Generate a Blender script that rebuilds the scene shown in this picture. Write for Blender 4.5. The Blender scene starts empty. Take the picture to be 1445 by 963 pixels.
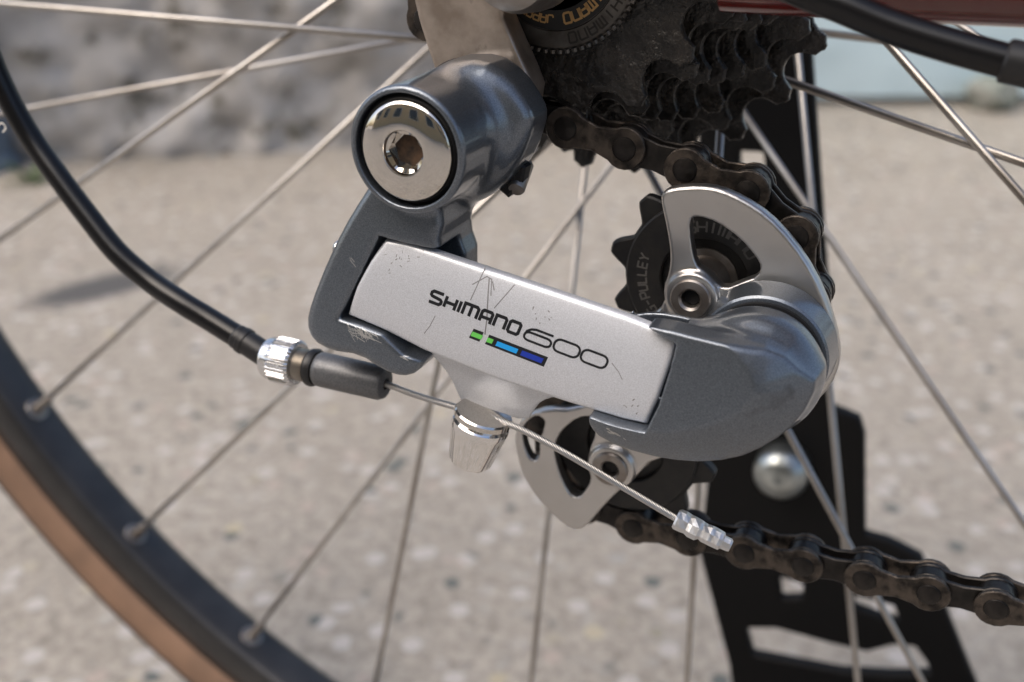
import bpy, math, random
import numpy as np
from mathutils import Vector, Matrix

# ------------------------------------------------------------------ camera, sky, sun
# Shapes are written in millimetres on the bicycle: x forward, y inboard (0 = outer face
# of the derailleur hanger), z up.  W() turns that into metres above the ground.
GROUND = -269.0
def W(p): return Vector((p[0] * .001, p[1] * .001, (p[2] - GROUND) * .001))

scene = bpy.context.scene
cam_data = bpy.data.cameras.new('camera')
cam = bpy.data.objects.new('camera', cam_data)
scene.collection.objects.link(cam)
scene.camera = cam
YAW, PITCH = math.radians(23.67), math.radians(24.72)
view = Vector((-math.sin(YAW) * math.cos(PITCH), math.cos(YAW) * math.cos(PITCH), -math.sin(PITCH)))
cam.location = W(Vector((0, -15, 0)) - 200 * view)
cam.rotation_euler = (math.pi / 2 - PITCH, 0, YAW)
cam_data.sensor_width = 36
cam_data.lens = 36.07
cam_data.clip_start = .01
cam_data.clip_end = 400
cam_data.dof.use_dof = True
cam_data.dof.focus_distance = .192
cam_data.dof.aperture_fstop = 11.5

world = bpy.data.worlds.new('World')
scene.world = world
world.use_nodes = True
nt = world.node_tree
sky = nt.nodes.new('ShaderNodeTexSky')
sky.sky_type = 'NISHITA'
sky.sun_disc = False
SUN_EL, SUN_AZ = math.radians(52), math.radians(215)   # azimuth clockwise from +y
sky.sun_elevation = SUN_EL
sky.sun_rotation = SUN_AZ
sky.dust_density = 4.0
sky.air_density = 1.0
sky.ozone_density = .6
bg = nt.nodes['Background']
bg.inputs['Strength'].default_value = .13
nt.links.new(sky.outputs[0], bg.inputs['Color'])

sun_data = bpy.data.lights.new('sun', 'SUN')
sun = bpy.data.objects.new('sun', sun_data)
scene.collection.objects.link(sun)
sun_data.energy = 1.3
sun_data.angle = math.radians(65)
sun_data.color = (1, .94, .86)
sd = Vector((math.sin(SUN_AZ) * math.cos(SUN_EL), math.cos(SUN_AZ) * math.cos(SUN_EL), math.sin(SUN_EL)))
sun.rotation_euler = sd.to_track_quat('Z', 'Y').to_euler()

scene.view_settings.view_transform = 'Standard'
scene.view_settings.look = 'None'
scene.view_settings.exposure = 0.72
scene.view_settings.gamma = 1
scene.cycles.max_bounces = 8

# ------------------------------------------------------------------ materials
def mat(name, base, metallic=0., rough=.5, coat=0., var=None, grain=0., grain_scale=2500, dirt=None,
        dirt_scale=120, dirt_at=(.55, .7), rough_var=0., bump=0., bump_scale=400, spec=.5, bump_d=.0004):
    """Principled material with procedural grain, blotches (var), dirt and fine relief."""
    m = bpy.data.materials.new(name)
    m.use_nodes = True
    n, l = m.node_tree.nodes, m.node_tree.links
    b = n['Principled BSDF']
    b.inputs['Metallic'].default_value = metallic
    b.inputs['Roughness'].default_value = rough
    b.inputs['Coat Weight'].default_value = coat
    b.inputs['Coat Roughness'].default_value = .08
    b.inputs['Specular IOR Level'].default_value = spec
    tc = n.new('ShaderNodeTexCoord')
    def noise(scale, detail=3, rgh=.55):
        t = n.new('ShaderNodeTexNoise')
        t.inputs['Scale'].default_value = scale
        t.inputs['Detail'].default_value = detail
        t.inputs['Roughness'].default_value = rgh
        l.new(tc.outputs['Object'], t.inputs['Vector'])
        return t.outputs['Fac']
    def ramp(fac, a, z):
        r = n.new('ShaderNodeMapRange')
        r.inputs['From Min'].default_value = a
        r.inputs['From Max'].default_value = z
        l.new(fac, r.inputs['Value'])
        return r.outputs['Result']
    def mix(fac, a, c):
        x = n.new('ShaderNodeMix')
        x.data_type = 'RGBA'
        for s, v in ((0, fac), (6, a), (7, c)):
            if hasattr(v, 'links'): l.new(v, x.inputs[s])
            elif s: x.inputs[s].default_value = (*v, 1)
            else: x.inputs[s].default_value = v
        return x.outputs[2]
    col = None
    if var:
        col = mix(ramp(noise(var[1], 4), .38, .66), base, var[0])
    if grain:
        d = tuple(max(0, c * (1 - grain)) for c in base)
        g = tuple(min(1, c * (1 + grain)) for c in base)
        c2 = mix(ramp(noise(grain_scale, 1), .3, .7), d, g)
        col = c2 if col is None else mix(.5, col, c2)
    if dirt:
        f = ramp(noise(dirt_scale, 6, .65), *dirt_at)
        col = mix(f, col if col is not None else base, dirt)
        mr = n.new('ShaderNodeMapRange')
        mr.inputs['To Min'].default_value = rough
        mr.inputs['To Max'].default_value = min(1, rough + .3)
        l.new(f, mr.inputs['Value'])
        l.new(mr.outputs[0], b.inputs['Roughness'])
    elif rough_var:
        mr = n.new('ShaderNodeMapRange')
        mr.inputs['From Min'].default_value = .3
        mr.inputs['From Max'].default_value = .7
        mr.inputs['To Min'].default_value = max(.02, rough - rough_var)
        mr.inputs['To Max'].default_value = rough + rough_var
        l.new(noise(bump_scale * .4, 5), mr.inputs['Value'])
        l.new(mr.outputs[0], b.inputs['Roughness'])
    if col is not None: l.new(col, b.inputs['Base Color'])
    else: b.inputs['Base Color'].default_value = (*base, 1)
    if bump:
        bp = n.new('ShaderNodeBump')
        bp.inputs['Strength'].default_value = bump
        bp.inputs['Distance'].default_value = bump_d
        l.new(noise(bump_scale, 5, .6), bp.inputs['Height'])
        l.new(bp.outputs[0], b.inputs['Normal'])
    return m

M = {
    'paint': mat('grey_metallic_paint', (.138, .158, .186), .75, .32, .7, grain=.25, grain_scale=4500,
                 dirt=(.035, .033, .032), dirt_scale=95, dirt_at=(.62, .82), bump=.06, bump_scale=1800),
    'stop': mat('dark_grey_casting', (.125, .128, .135), .45, .40, grain=.2, bump=.15, bump_scale=900),
    'silver': mat('silver_paint', (.665, .685, .73), .48, .40, .25, grain=.12, grain_scale=5000,
                  dirt=(.30, .28, .26), dirt_scale=160, dirt_at=(.66, .82), bump=.05, bump_scale=3000),
    'chrome': mat('chrome', (.68, .65, .61), 1, .07, rough_var=.05, bump=.03, bump_scale=500,
                  dirt=(.32, .27, .22), dirt_scale=260, dirt_at=(.62, .80)),
    'alu': mat('brushed_aluminium', (.60, .59, .58), 1, .33, var=((.54, .525, .51), 60)),
    'bright': mat('bright_aluminium', (.78, .78, .79), 1, .22, rough_var=.08, bump=.10, bump_scale=900),
    'crimp': mat('soft_aluminium', (.66, .67, .69), .9, .36, bump=.2, bump_scale=900),
    'cable': mat('cable_steel', (.52, .51, .50), .95, .34),
    'brass': mat('warm_plated_thread', (.46, .43, .39), .9, .34),
    'rust': mat('rusty_socket', (.10, .058, .034), .3, .7, var=((.02, .016, .013), 500)),
    'polished': mat('polished_nut', (.86, .85, .84), 1, .09, bump=.03, bump_scale=500),
    'steel': mat('dull_steel', (.34, .32, .30), .9, .40, var=((.22, .19, .17), 200), bump=.10, bump_scale=700),
    'hanger': mat('worn_chromed_steel', (.50, .43, .375), .80, .36, var=((.33, .275, .23), 160), bump=.12, bump_scale=500,
                  dirt=(.10, .08, .065), dirt_scale=130, dirt_at=(.58, .75)),
    'black': mat('black_plastic', (.012, .012, .013), 0, .42, bump=.06, bump_scale=900),
    'pulley': mat('dusty_black_plastic', (.008, .008, .009), 0, .5, var=((.016, .015, .014), 300), bump=.15, bump_scale=800),
    'rubber': mat('black_housing', (.004, .004, .005), 0, .30, bump=.03, bump_scale=1200, spec=.4),
    'gap': mat('grime_and_shade_black', (.006, .006, .007), 0, .6),
    'grease': mat('greasy_black_steel', (.006, .0055, .0055), .15, .26, .3, var=((.034, .029, .025), 150), bump=1., bump_scale=210, bump_d=.0022,
                  dirt=(.006, .005, .005), dirt_scale=190, dirt_at=(.48, .66)),
    'chain': mat('oily_brown_chain_steel', (.098, .080, .066), .65, .36, var=((.030, .026, .023), 300), bump=.6, bump_scale=420, bump_d=.0007,
                 dirt=(.012, .010, .009), dirt_scale=330, dirt_at=(.50, .68)),
    'chaindark': mat('oily_dark_chain_steel', (.030, .026, .024), .6, .34, var=((.012, .011, .010), 260), bump=.4, bump_scale=420),
    'lockring': mat('grey_lockring_steel', (.17, .16, .15), .8, .42, var=((.08, .072, .065), 180), bump=.25, bump_scale=500),
    'gold': mat('gold_print', (.55, .33, .13), .2, .5),
    'greyprint': mat('grey_moulded_lettering', (.11, .105, .10), 0, .6),
    'embossed': mat('dark_stamped_lettering', (.035, .032, .03), .4, .5),
    'ink': mat('black_print', (.008, .009, .012), 0, .35),
    'green': mat('green_print', (.14, .58, .10), 0, .4),
    'cyan': mat('light_blue_print', (.01, .33, .80), 0, .4),
    'blue': mat('dark_blue_print', (.008, .035, .36), 0, .4),
    'whiteprint': mat('white_print', (.72, .70, .66), 0, .5),
    'scratch': mat('scratched_grey', (.27, .27, .28), .5, .5),
    'scuff': mat('bare_metal_scuff', (.55, .55, .54), .8, .45),
    'spoke': mat('spoke_steel', (.50, .475, .445), .9, .36, var=((.35, .32, .29), 60)),
    'rim': mat('dark_anodised_rim', (.045, .045, .047), .55, .33, var=((.062, .061, .062), 60)),
    'tread': mat('black_tyre_rubber', (.014, .014, .014), 0, .75),
    'tan': mat('tan_tyre_sidewall', (.265, .160, .104), 0, .7, var=((.20, .122, .080), 55), bump=.2, bump_scale=700),
    'red': mat('dark_red_frame_paint', (.11, .006, .004), 0, .22, .8, bump=.02),
    'stand': mat('black_powder_coat', (.004, .004, .0045), 0, .6, bump=.1, bump_scale=400, spec=.25),
    'boltgrey': mat('zinc_plated_bolt', (.50, .53, .52), .9, .30, var=((.38, .40, .39), 120)),
}

# ------------------------------------------------------------------ mesh helpers (millimetres)
COL = scene.collection
def tag(o, label=None, cat=None, group=None, kind=None):
    for k, v in (('label', label), ('category', cat), ('group', group), ('kind', kind)):
        if v: o[k] = v
    return o

def thing(name, base, label, cat, group=None):
    o = bpy.data.objects.new(name, None)
    o.empty_display_size = .01
    o.location = W(base)
    COL.objects.link(o)
    o['base'] = [float(c) for c in base]
    return tag(o, label, cat, group)

def base_of(o):
    while o is not None:
        if 'base' in o: return np.array(o['base'][:])
        o = o.parent
    return np.array([0., 0., GROUND])

def mesh(name, V, F, m, smooth=True):
    me = bpy.data.meshes.new(name)
    me.from_pydata([tuple(v) for v in V], [], [tuple(int(i) for i in f) for f in F])
    me.materials.append(M[m] if isinstance(m, str) else m)
    me.validate()
    if smooth == 'auto':
        me.polygons.foreach_set('use_smooth', [True] * len(me.polygons))
        me.set_sharp_from_angle(angle=math.radians(35))
    elif smooth:
        me.polygons.foreach_set('use_smooth', [True] * len(me.polygons))
    me.update()
    return me

def part(name, V, F, m, parent=None, smooth=True):
    """One mesh object; V in bicycle millimetres, stored relative to its thing's base."""
    V = (np.asarray(V, float) - base_of(parent)) * .001
    o = bpy.data.objects.new(name, mesh(name, V, F, m, smooth))
    COL.objects.link(o)
    o.parent = parent
    return o

def join(*parts):
    V, F, n = [], [], 0
    for v, f in parts:
        V.append(np.asarray(v, float)); F += [tuple(i + n for i in q) for q in f]; n += len(v)
    return np.concatenate(V), F

def frame(axis):
    a = Vector(axis).normalized()
    u = a.orthogonal().normalized()
    return np.array(u), np.array(a.cross(u)), np.array(a)

def lathe(profile, origin, axis, seg=48, radius=None):
    """profile: (r, h) from one end to the other, turned round origin + h * axis."""
    u, v, a = frame(axis)
    o = np.array(origin, float)
    V, F = [], []
    n = len(profile)
    for i in range(seg):
        t = 2 * math.pi * i / seg
        e = math.cos(t) * u + math.sin(t) * v
        for k, (r, h) in enumerate(profile):
            s = radius(t, k) if radius else 1
            V.append(o + a * h + e * r * s)
    for i in range(seg):
        j = (i + 1) % seg
        for k in range(n - 1):
            F.append((i * n + k, j * n + k, j * n + k + 1, i * n + k + 1))
    F.append(tuple(i * n for i in range(seg))[::-1])
    F.append(tuple(i * n + n - 1 for i in range(seg)))
    return V, F

def tube(path, r, seg=12, cap=True):
    P = np.asarray(path, float)
    n = len(P)
    R = np.broadcast_to(np.asarray(r, float), (n,))
    T = np.gradient(P, axis=0)
    T /= np.linalg.norm(T, axis=1)[:, None]
    u = np.array(Vector(T[0]).orthogonal().normalized())
    V = []
    for i in range(n):
        u = u - T[i] * (u @ T[i]); u /= np.linalg.norm(u)
        w = np.cross(T[i], u)
        for k in range(seg):
            t = 2 * math.pi * k / seg
            V.append(P[i] + R[i] * (math.cos(t) * u + math.sin(t) * w))
    F = [(i * seg + k, i * seg + (k + 1) % seg, (i + 1) * seg + (k + 1) % seg, (i + 1) * seg + k)
         for i in range(n - 1) for k in range(seg)]
    if cap: F += [tuple(range(seg))[::-1], tuple((n - 1) * seg + k for k in range(seg))]
    return V, F

def spline(pts, n):
    """Catmull-Rom through pts, n samples per span."""
    P = np.asarray(pts, float)
    P = np.vstack([2 * P[0] - P[1], P, 2 * P[-1] - P[-2]])
    out = []
    for i in range(1, len(P) - 2):
        for t in np.linspace(0, 1, n, endpoint=False):
            a, b, c, d = P[i - 1], P[i], P[i + 1], P[i + 2]
            out.append(.5 * (2 * b + (c - a) * t + (2 * a - 5 * b + 4 * c - d) * t * t + (3 * b - a - 3 * c + d) * t ** 3))
    out.append(P[-2])
    return np.array(out)

def prism(poly, y0, y1, ch=.3, c=None):
    """Polygon in x, z pushed from y0 to y1 with chamfered edges."""
    P = np.asarray(poly, float)
    if np.sum(P[:, 0] * np.roll(P[:, 1], -1) - np.roll(P[:, 0], -1) * P[:, 1]) < 0: P = P[::-1]
    e = np.roll(P, -1, 0) - P
    e /= np.maximum(np.linalg.norm(e, axis=1), 1e-9)[:, None]
    nrm = np.c_[-e[:, 1], e[:, 0]]
    a = nrm + np.roll(nrm, 1, 0)
    a /= np.maximum((a * a).sum(1) / 2, .35)[:, None]
    I = P + a * ch
    n = len(P)
    V = [(x, y0, z) for x, z in I] + [(x, y0 + ch, z) for x, z in P] + [(x, y1 - ch, z) for x, z in P] + [(x, y1, z) for x, z in I]
    F = [(k * n + i, k * n + (i + 1) % n, (k + 1) * n + (i + 1) % n, (k + 1) * n + i) for k in range(3) for i in range(n)]
    F += [tuple(range(n))[::-1], tuple(3 * n + i for i in range(n))]
    return V, F

# signed distances and a surface-nets mesher for the cast and stamped shapes
def poly_d(X, Z, pts):
    P = [(float(a), float(b)) for a, b in pts]
    d = None; s = None
    for i in range(len(P)):
        (ax, az), (bx, bz) = P[i], P[i - 1]
        ex, ez = bx - ax, bz - az
        wx, wz = X - ax, Z - az
        t = np.clip((wx * ex + wz * ez) / max(ex * ex + ez * ez, 1e-9), 0, 1)
        q = (wx - ex * t) ** 2 + (wz - ez * t) ** 2
        c1, c2, c3 = Z >= az, Z < bz, ex * wz > ez * wx
        flip = (c1 & c2 & c3) | (~c1 & ~c2 & ~c3)
        d = q if d is None else np.minimum(d, q)
        s = flip if s is None else s ^ flip
    return np.where(s, -1, 1) * np.sqrt(d)

def smooth_poly(pts, it=2):
    P = np.asarray(pts, float)
    for _ in range(it):
        Q = np.roll(P, -1, 0)
        P = np.stack([.75 * P + .25 * Q, .25 * P + .75 * Q], 1).reshape(-1, 2)
    return P

def ext(d2, Y, y0, y1, r):
    """Plate of section d2 between y0 and y1, edges rounded by r."""
    a, b = d2 + r, np.abs(Y - (y0 + y1) / 2) - (y1 - y0) / 2 + r
    return np.minimum(np.maximum(a, b), 0) + np.sqrt(np.maximum(a, 0) ** 2 + np.maximum(b, 0) ** 2) - r

def smin(a, b, k):
    h = np.clip(.5 + .5 * (b - a) / k, 0, 1)
    return b + (a - b) * h - k * h * (1 - h)
def smax(a, b, k): return -smin(-a, -b, k)
def circ(X, Z, c, r): return np.sqrt((X - c[0]) ** 2 + (Z - c[1]) ** 2) - r

def net(f, lo, hi, h):
    ax = [np.arange(a, b + h, h) for a, b in zip(lo, hi)]
    D = f(ax[0][:, None, None], ax[1][None, :, None], ax[2][None, None, :])
    D = np.broadcast_to(D, tuple(len(a) for a in ax))
    S = D < 0
    cnt = sum(S[i:S.shape[0] - 1 + i, j:S.shape[1] - 1 + j, k:S.shape[2] - 1 + k].astype(np.int8)
              for i in (0, 1) for j in (0, 1) for k in (0, 1))
    act = (cnt > 0) & (cnt < 8)
    I = np.argwhere(act)
    idx = -np.ones(act.shape, int)
    idx[tuple(I.T)] = np.arange(len(I))
    acc = np.zeros((len(I), 3)); num = np.zeros(len(I))
    for axis in range(3):
        o = [a for a in range(3) if a != axis]
        for p in (0, 1):
            for q in (0, 1):
                c0 = I.copy(); c0[:, o[0]] += p; c0[:, o[1]] += q
                c1 = c0.copy(); c1[:, axis] += 1
                d0, d1 = D[tuple(c0.T)], D[tuple(c1.T)]
                x = (d0 < 0) != (d1 < 0)
                t = np.where(x, d0 / np.where(x, d0 - d1, 1), 0)
                pos = c0.astype(float); pos[:, axis] += t
                acc[x] += pos[x]; num[x] += 1
    V = acc / num[:, None] * h + np.array([a[0] for a in ax])
    F = []
    for axis in range(3):
        o = [(axis + 1) % 3, (axis + 2) % 3]
        sl0 = [slice(None)] * 3; sl1 = [slice(None)] * 3
        sl0[axis] = slice(0, -1); sl1[axis] = slice(1, None)
        a, b = S[tuple(sl0)], S[tuple(sl1)]
        E = np.argwhere(a != b)
        E = E[(E[:, o[0]] > 0) & (E[:, o[1]] > 0) & (E[:, o[0]] < S.shape[o[0]] - 1) & (E[:, o[1]] < S.shape[o[1]] - 1)]
        q = []
        for du, dv in ((1, 1), (0, 1), (0, 0), (1, 0)):
            c = E.copy(); c[:, o[0]] -= du; c[:, o[1]] -= dv
            q.append(idx[tuple(c.T)])
        q = np.stack(q, 1)
        fl = ~a[tuple(E.T)]
        q[fl] = q[fl][:, ::-1]
        F.append(q)
    F = np.concatenate(F)
    e = h * .25
    for _ in range(3):
        x, y, z = V.T
        d = f(x, y, z)
        g = np.stack([f(x + e, y, z) - f(x - e, y, z), f(x, y + e, z) - f(x, y - e, z), f(x, y, z + e) - f(x, y, z - e)], 1) / (2 * e)
        g2 = np.maximum((g * g).sum(1), .2)
        step = np.clip(d / g2, -h, h)
        V = V - .8 * g * step[:, None]
    return V, F.tolist()

# flat print: polyline strokes laid on a surface y = surf(x, z)
def strokes(lines, width, to_xz, surf, proud=.03, step=.5):
    V, F = [], []
    for ln in lines:
        closed = ln[0] == ln[-1] and len(ln) > 2
        P = [np.array(to_xz(*p)) for p in ln]
        if closed: P = P[:-1]
        Q = []
        m = len(P)
        for i in range(m if closed else m - 1):
            a, b = P[i], P[(i + 1) % m]
            k = max(1, int(np.linalg.norm(b - a) / step))
            Q += [a + (b - a) * j / k for j in range(k)]
        if not closed: Q.append(P[-1])
        Q = np.array(Q)
        n = len(Q)
        nx = np.roll(Q, -1, 0) - Q; pv = Q - np.roll(Q, 1, 0)
        if not closed: nx[-1] = pv[-1]; pv[0] = nx[0]
        nx /= np.linalg.norm(nx, axis=1)[:, None]; pv /= np.linalg.norm(pv, axis=1)[:, None]
        mt = np.c_[-(nx + pv)[:, 1], (nx + pv)[:, 0]]
        mt /= np.maximum((mt * mt).sum(1) / 2, .8)[:, None]
        w = np.broadcast_to(width, (n,)) / 2
        b0 = len(V)
        for s in (1, -1):
            for q, t, ww in zip(Q, mt, w):
                x, z = q + s * t * ww
                V.append((x, surf(x, z) - proud, z))
        for i in range(n if closed else n - 1):
            j = (i + 1) % n
            F.append((b0 + i, b0 + j, b0 + n + j, b0 + n + i))
    return V, F

def patch(quad, to_xz, surf, proud=.03, nu=10, nv=4):
    q = [np.array(to_xz(*p)) for p in quad]
    V = []
    for i in range(nu + 1):
        for j in range(nv + 1):
            s, t = i / nu, j / nv
            x, z = (q[0] * (1 - s) + q[1] * s) * (1 - t) + (q[3] * (1 - s) + q[2] * s) * t
            V.append((x, surf(x, z) - proud, z))
    F = [(i * (nv + 1) + j, (i + 1) * (nv + 1) + j, (i + 1) * (nv + 1) + j + 1, i * (nv + 1) + j + 1)
         for i in range(nu) for j in range(nv)]
    return V, F

GLYPH = {  # stroke letters in a unit box
    'S': [[(1, 1), (.14, 1), (0, .86), (0, .66), (.12, .55), (.88, .45), (1, .34), (1, .14), (.86, 0), (0, 0)]],
    'H': [[(0, 0), (0, 1)], [(1, 0), (1, 1)], [(0, .48), (1, .48)]],
    'I': [[(.5, 0), (.5, 1)]],
    'M': [[(0, 0), (0, 1), (.86, 1), (1, .86), (1, 0)], [(.5, 0), (.5, .95)]],
    'A': [[(0, 0), (0, .86), (.14, 1), (.86, 1), (1, .86), (1, 0)], [(0, .40), (1, .40)]],
    'N': [[(0, 0), (0, 1), (.86, 1), (1, .86), (1, 0)]],
    'O': [[(.14, 0), (0, .14), (0, .86), (.14, 1), (.86, 1), (1, .86), (1, .14), (.86, 0), (.14, 0)]],
    'J': [[(1, 1), (1, .14), (.86, 0), (.14, 0), (0, .14), (0, .3)]],
    'P': [[(0, 0), (0, 1), (.86, 1), (1, .86), (1, .54), (.86, .42), (0, .42)]],
    'U': [[(0, 1), (0, .14), (.14, 0), (.86, 0), (1, .14), (1, 1)]],
    'L': [[(0, 1), (0, 0), (1, 0)]],
    'E': [[(1, 1), (0, 1), (0, 0), (1, 0)], [(0, .5), (.9, .5)]],
    'Y': [[(0, 1), (.5, .5), (1, 1)], [(.5, .5), (.5, 0)]],
    'C': [[(1, 1), (.14, 1), (0, .86), (0, .14), (.14, 0), (1, 0)]],
    'G': [[(1, 1), (.14, 1), (0, .86), (0, .14), (.14, 0), (1, 0), (1, .5), (.55, .5)]],
    '-': [[(.1, .5), (.9, .5)]],
}

# ------------------------------------------------------------------ ground and walls
def ground_material():
    m = bpy.data.materials.new('worn_concrete_ground')
    m.use_nodes = True
    n, l = m.node_tree.nodes, m.node_tree.links
    b = n['Principled BSDF']
    b.inputs['Roughness'].default_value = .9
    geo = n.new('ShaderNodeNewGeometry')
    def noise(s, d=4, r=.6):
        t = n.new('ShaderNodeTexNoise'); t.inputs['Scale'].default_value = s
        t.inputs['Detail'].default_value = d; t.inputs['Roughness'].default_value = r
        l.new(geo.outputs['Position'], t.inputs['Vector']); return t.outputs['Fac']
    def mr(v, a, z):
        r = n.new('ShaderNodeMapRange'); r.inputs['From Min'].default_value = a; r.inputs['From Max'].default_value = z
        l.new(v, r.inputs['Value']); return r.outputs[0]
    def mix(f, a, c):
        x = n.new('ShaderNodeMix'); x.data_type = 'RGBA'
        l.new(f, x.inputs[0])
        for s, v in ((6, a), (7, c)):
            if hasattr(v, 'links'): l.new(v, x.inputs[s])
            else: x.inputs[s].default_value = (*v, 1)
        return x.outputs[2]
    def mul(a, c):
        x = n.new('ShaderNodeMath'); x.operation = 'MULTIPLY'
        for s, v in ((0, a), (1, c)):
            if hasattr(v, 'links'): l.new(v, x.inputs[s])
            else: x.inputs[s].default_value = v
        return x.outputs[0]
    col = mix(mr(noise(7), .35, .65), (.398, .355, .300), (.465, .420, .360))
    col = mix(mr(noise(120, 6, .75), .42, .62), col, (.245, .218, .182))
    col = mix(mr(noise(60, 4, .6), .58, .74), col, (.49, .462, .42))
    vor = n.new('ShaderNodeTexVoronoi'); vor.inputs['Scale'].default_value = 80
    l.new(geo.outputs['Position'], vor.inputs['Vector'])
    sep = n.new('ShaderNodeSeparateColor'); l.new(vor.outputs['Color'], sep.inputs[0])
    stone = mr(vor.outputs['Distance'], .48, .36)
    for ch, lo, hi, c in ((0, .86, .90, (.135, .145, .135)), (1, .90, .93, (.43, .36, .31)), (2, .86, .90, (.50, .465, .43)), (1, .04, .0, (.47, .41, .29))):
        col = mix(mul(stone, mr(sep.outputs[ch], lo, hi)), col, c)
    # a soft-edged dark ellipse in the ground colour
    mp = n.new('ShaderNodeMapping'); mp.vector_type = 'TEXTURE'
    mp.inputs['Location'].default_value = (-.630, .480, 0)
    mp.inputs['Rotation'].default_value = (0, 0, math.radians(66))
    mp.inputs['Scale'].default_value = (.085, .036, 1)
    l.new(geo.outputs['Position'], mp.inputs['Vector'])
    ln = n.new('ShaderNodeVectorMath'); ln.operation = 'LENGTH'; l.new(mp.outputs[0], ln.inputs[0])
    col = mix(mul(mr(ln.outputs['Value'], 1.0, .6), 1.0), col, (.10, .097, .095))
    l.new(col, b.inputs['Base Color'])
    bp = n.new('ShaderNodeBump'); bp.inputs['Strength'].default_value = .6; bp.inputs['Distance'].default_value = .003
    l.new(noise(160, 6, .7), bp.inputs['Height']); l.new(bp.outputs[0], b.inputs['Normal'])
    return m

G = 60000.
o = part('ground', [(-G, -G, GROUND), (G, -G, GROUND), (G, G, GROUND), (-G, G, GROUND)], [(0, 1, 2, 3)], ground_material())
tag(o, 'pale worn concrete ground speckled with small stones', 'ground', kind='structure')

def rough_wall(name, p0, p1, depth, height, m, amp, seed, label, cat, cell=14., lift=-3.):
    """Solid wall from p0 to p1 (x, y in mm), its face displaced by layered noise."""
    from mathutils import noise as mn
    p0, p1 = np.array(p0, float), np.array(p1, float)
    d = p1 - p0; L = np.linalg.norm(d); d /= L
    nrm = np.array([-d[1], d[0]])
    nu, nv = int(L / cell), int(height / cell)
    V, F = [], []
    for i in range(nu + 1):
        for j in range(nv + 1):
            u, v = L * i / nu, height * j / nv
            q = Vector((u * .006 + seed, v * .008, seed))
            k = amp * (mn.fractal(q, 1., 2., 4) + .8 * mn.fractal(q * 4, 1., 2., 3))
            p = p0 + d * u + nrm * k
            V.append((p[0], p[1], GROUND + lift + v + (amp * .4 * mn.noise(q * 3) if j == nv else 0)))
    n0 = len(V)
    for i in range(nu + 1):
        p = p0 + d * (L * i / nu) + nrm * depth
        V += [(p[0], p[1], GROUND + lift), (p[0], p[1], GROUND + lift + height)]
    r = nv + 1
    for i in range(nu):
        for j in range(nv):
            F.append((i * r + j, (i + 1) * r + j, (i + 1) * r + j + 1, i * r + j + 1))
        F.append((i * r + nv, (i + 1) * r + nv, n0 + 2 * i + 3, n0 + 2 * i + 1))
        F.append((n0 + 2 * i, n0 + 2 * i + 1, n0 + 2 * i + 3, n0 + 2 * i + 2))
    o = part(name, V, F, m)
    return tag(o, label, cat)

def wall_mat(name, a, c, dirt, s1, s2, lo=.5, hi=.66):
    return mat(name, a, 0, .9, var=(c, s1), dirt=dirt, dirt_scale=s2, dirt_at=(lo, hi), bump=.5, bump_scale=90)

rough_wall('plaster_wall', (-2300, -150), (-330, 1290), 250, 330,
           wall_mat('old_grey_plaster', (.53, .51, .49), (.34, .325, .31), (.15, .14, .115), 14, 20, .53, .64), 18, 3.1,
           'rough old grey plaster wall behind the left spokes', 'wall')
rough_wall('painted_wall', (-460, 1420), (2400, 2690), 200, 900,
           wall_mat('pale_blue_paint', (.56, .70, .76), (.50, .645, .71), (.28, .34, .35), 5, 9, .62, .75), 3, 8.7,
           'pale blue painted wall behind the right spokes', 'wall', 20., 16.)

ps = part('post', *lathe([(0, 0), (46, 0), (46, 14), (40, 20), (40, 700), (0, 700)], (-1077.9, 735.0, -280.6)[:2] + (GROUND,), (0, 0, 1), 32),
          mat('blue_grey_post_paint', (.10, .14, .19), 0, .5, var=((.13, .17, .22), 12)), None, 'auto')
tag(ps, 'blue grey round post at the foot of the plaster wall', 'post')
rng = random.Random(5)
wd = thing('weed', (-972.9, 715.0, -263.7)[:2] + (GROUND,), 'small green weed at the foot of the blue grey post', 'plant')
wb = base_of(wd)
leaf = mat('weed_leaf', (.06, .11, .035), 0, .6, var=((.09, .14, .05), 40))
for i in range(26):
    a, L, w = rng.uniform(0, 6.28), rng.uniform(18, 42), rng.uniform(2, 4)
    dx, dy, up = math.cos(a), math.sin(a), rng.uniform(.4, 1.3)
    V = []
    for t in np.linspace(0, 1, 5):
        c = wb + L * np.array((dx * t, dy * t, up * t - .5 * t * t))
        ww = w * math.sin(math.pi * (.12 + .86 * t))
        V += [c + np.array((-dy, dx, 0)) * ww, c - np.array((-dy, dx, 0)) * ww]
    part('leaf', V, [(2 * k, 2 * k + 2, 2 * k + 3, 2 * k + 1) for k in range(4)], leaf, wd)
from mathutils import noise as mnoise
V, F = [], []
sc = np.array((111.7, 1640.0, -245.5)[:2] + (GROUND + 28,))
for i in range(17):
    for j in range(24):
        t, p = math.pi * i / 16, 2 * math.pi * j / 24
        e = Vector((math.sin(t) * math.cos(p), math.sin(t) * math.sin(p), math.cos(t)))
        k = 1 + .35 * mnoise.noise(e * 1.6 + Vector((3, 1, 2))) + .12 * mnoise.noise(e * 5)
        V.append(sc + np.array((36 * e.x, 34 * e.y, 30 * e.z)) * k)
F = [(i * 24 + j, i * 24 + (j + 1) % 24, (i + 1) * 24 + (j + 1) % 24, (i + 1) * 24 + j) for i in range(16) for j in range(24)]
tag(part('stone', V, F, mat('mossy_stone', (.30, .31, .29), 0, .9, var=((.16, .20, .16), 22), bump=.5, bump_scale=120)),
    'grey stone lying at the foot of the pale blue wall', 'stone')

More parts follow.
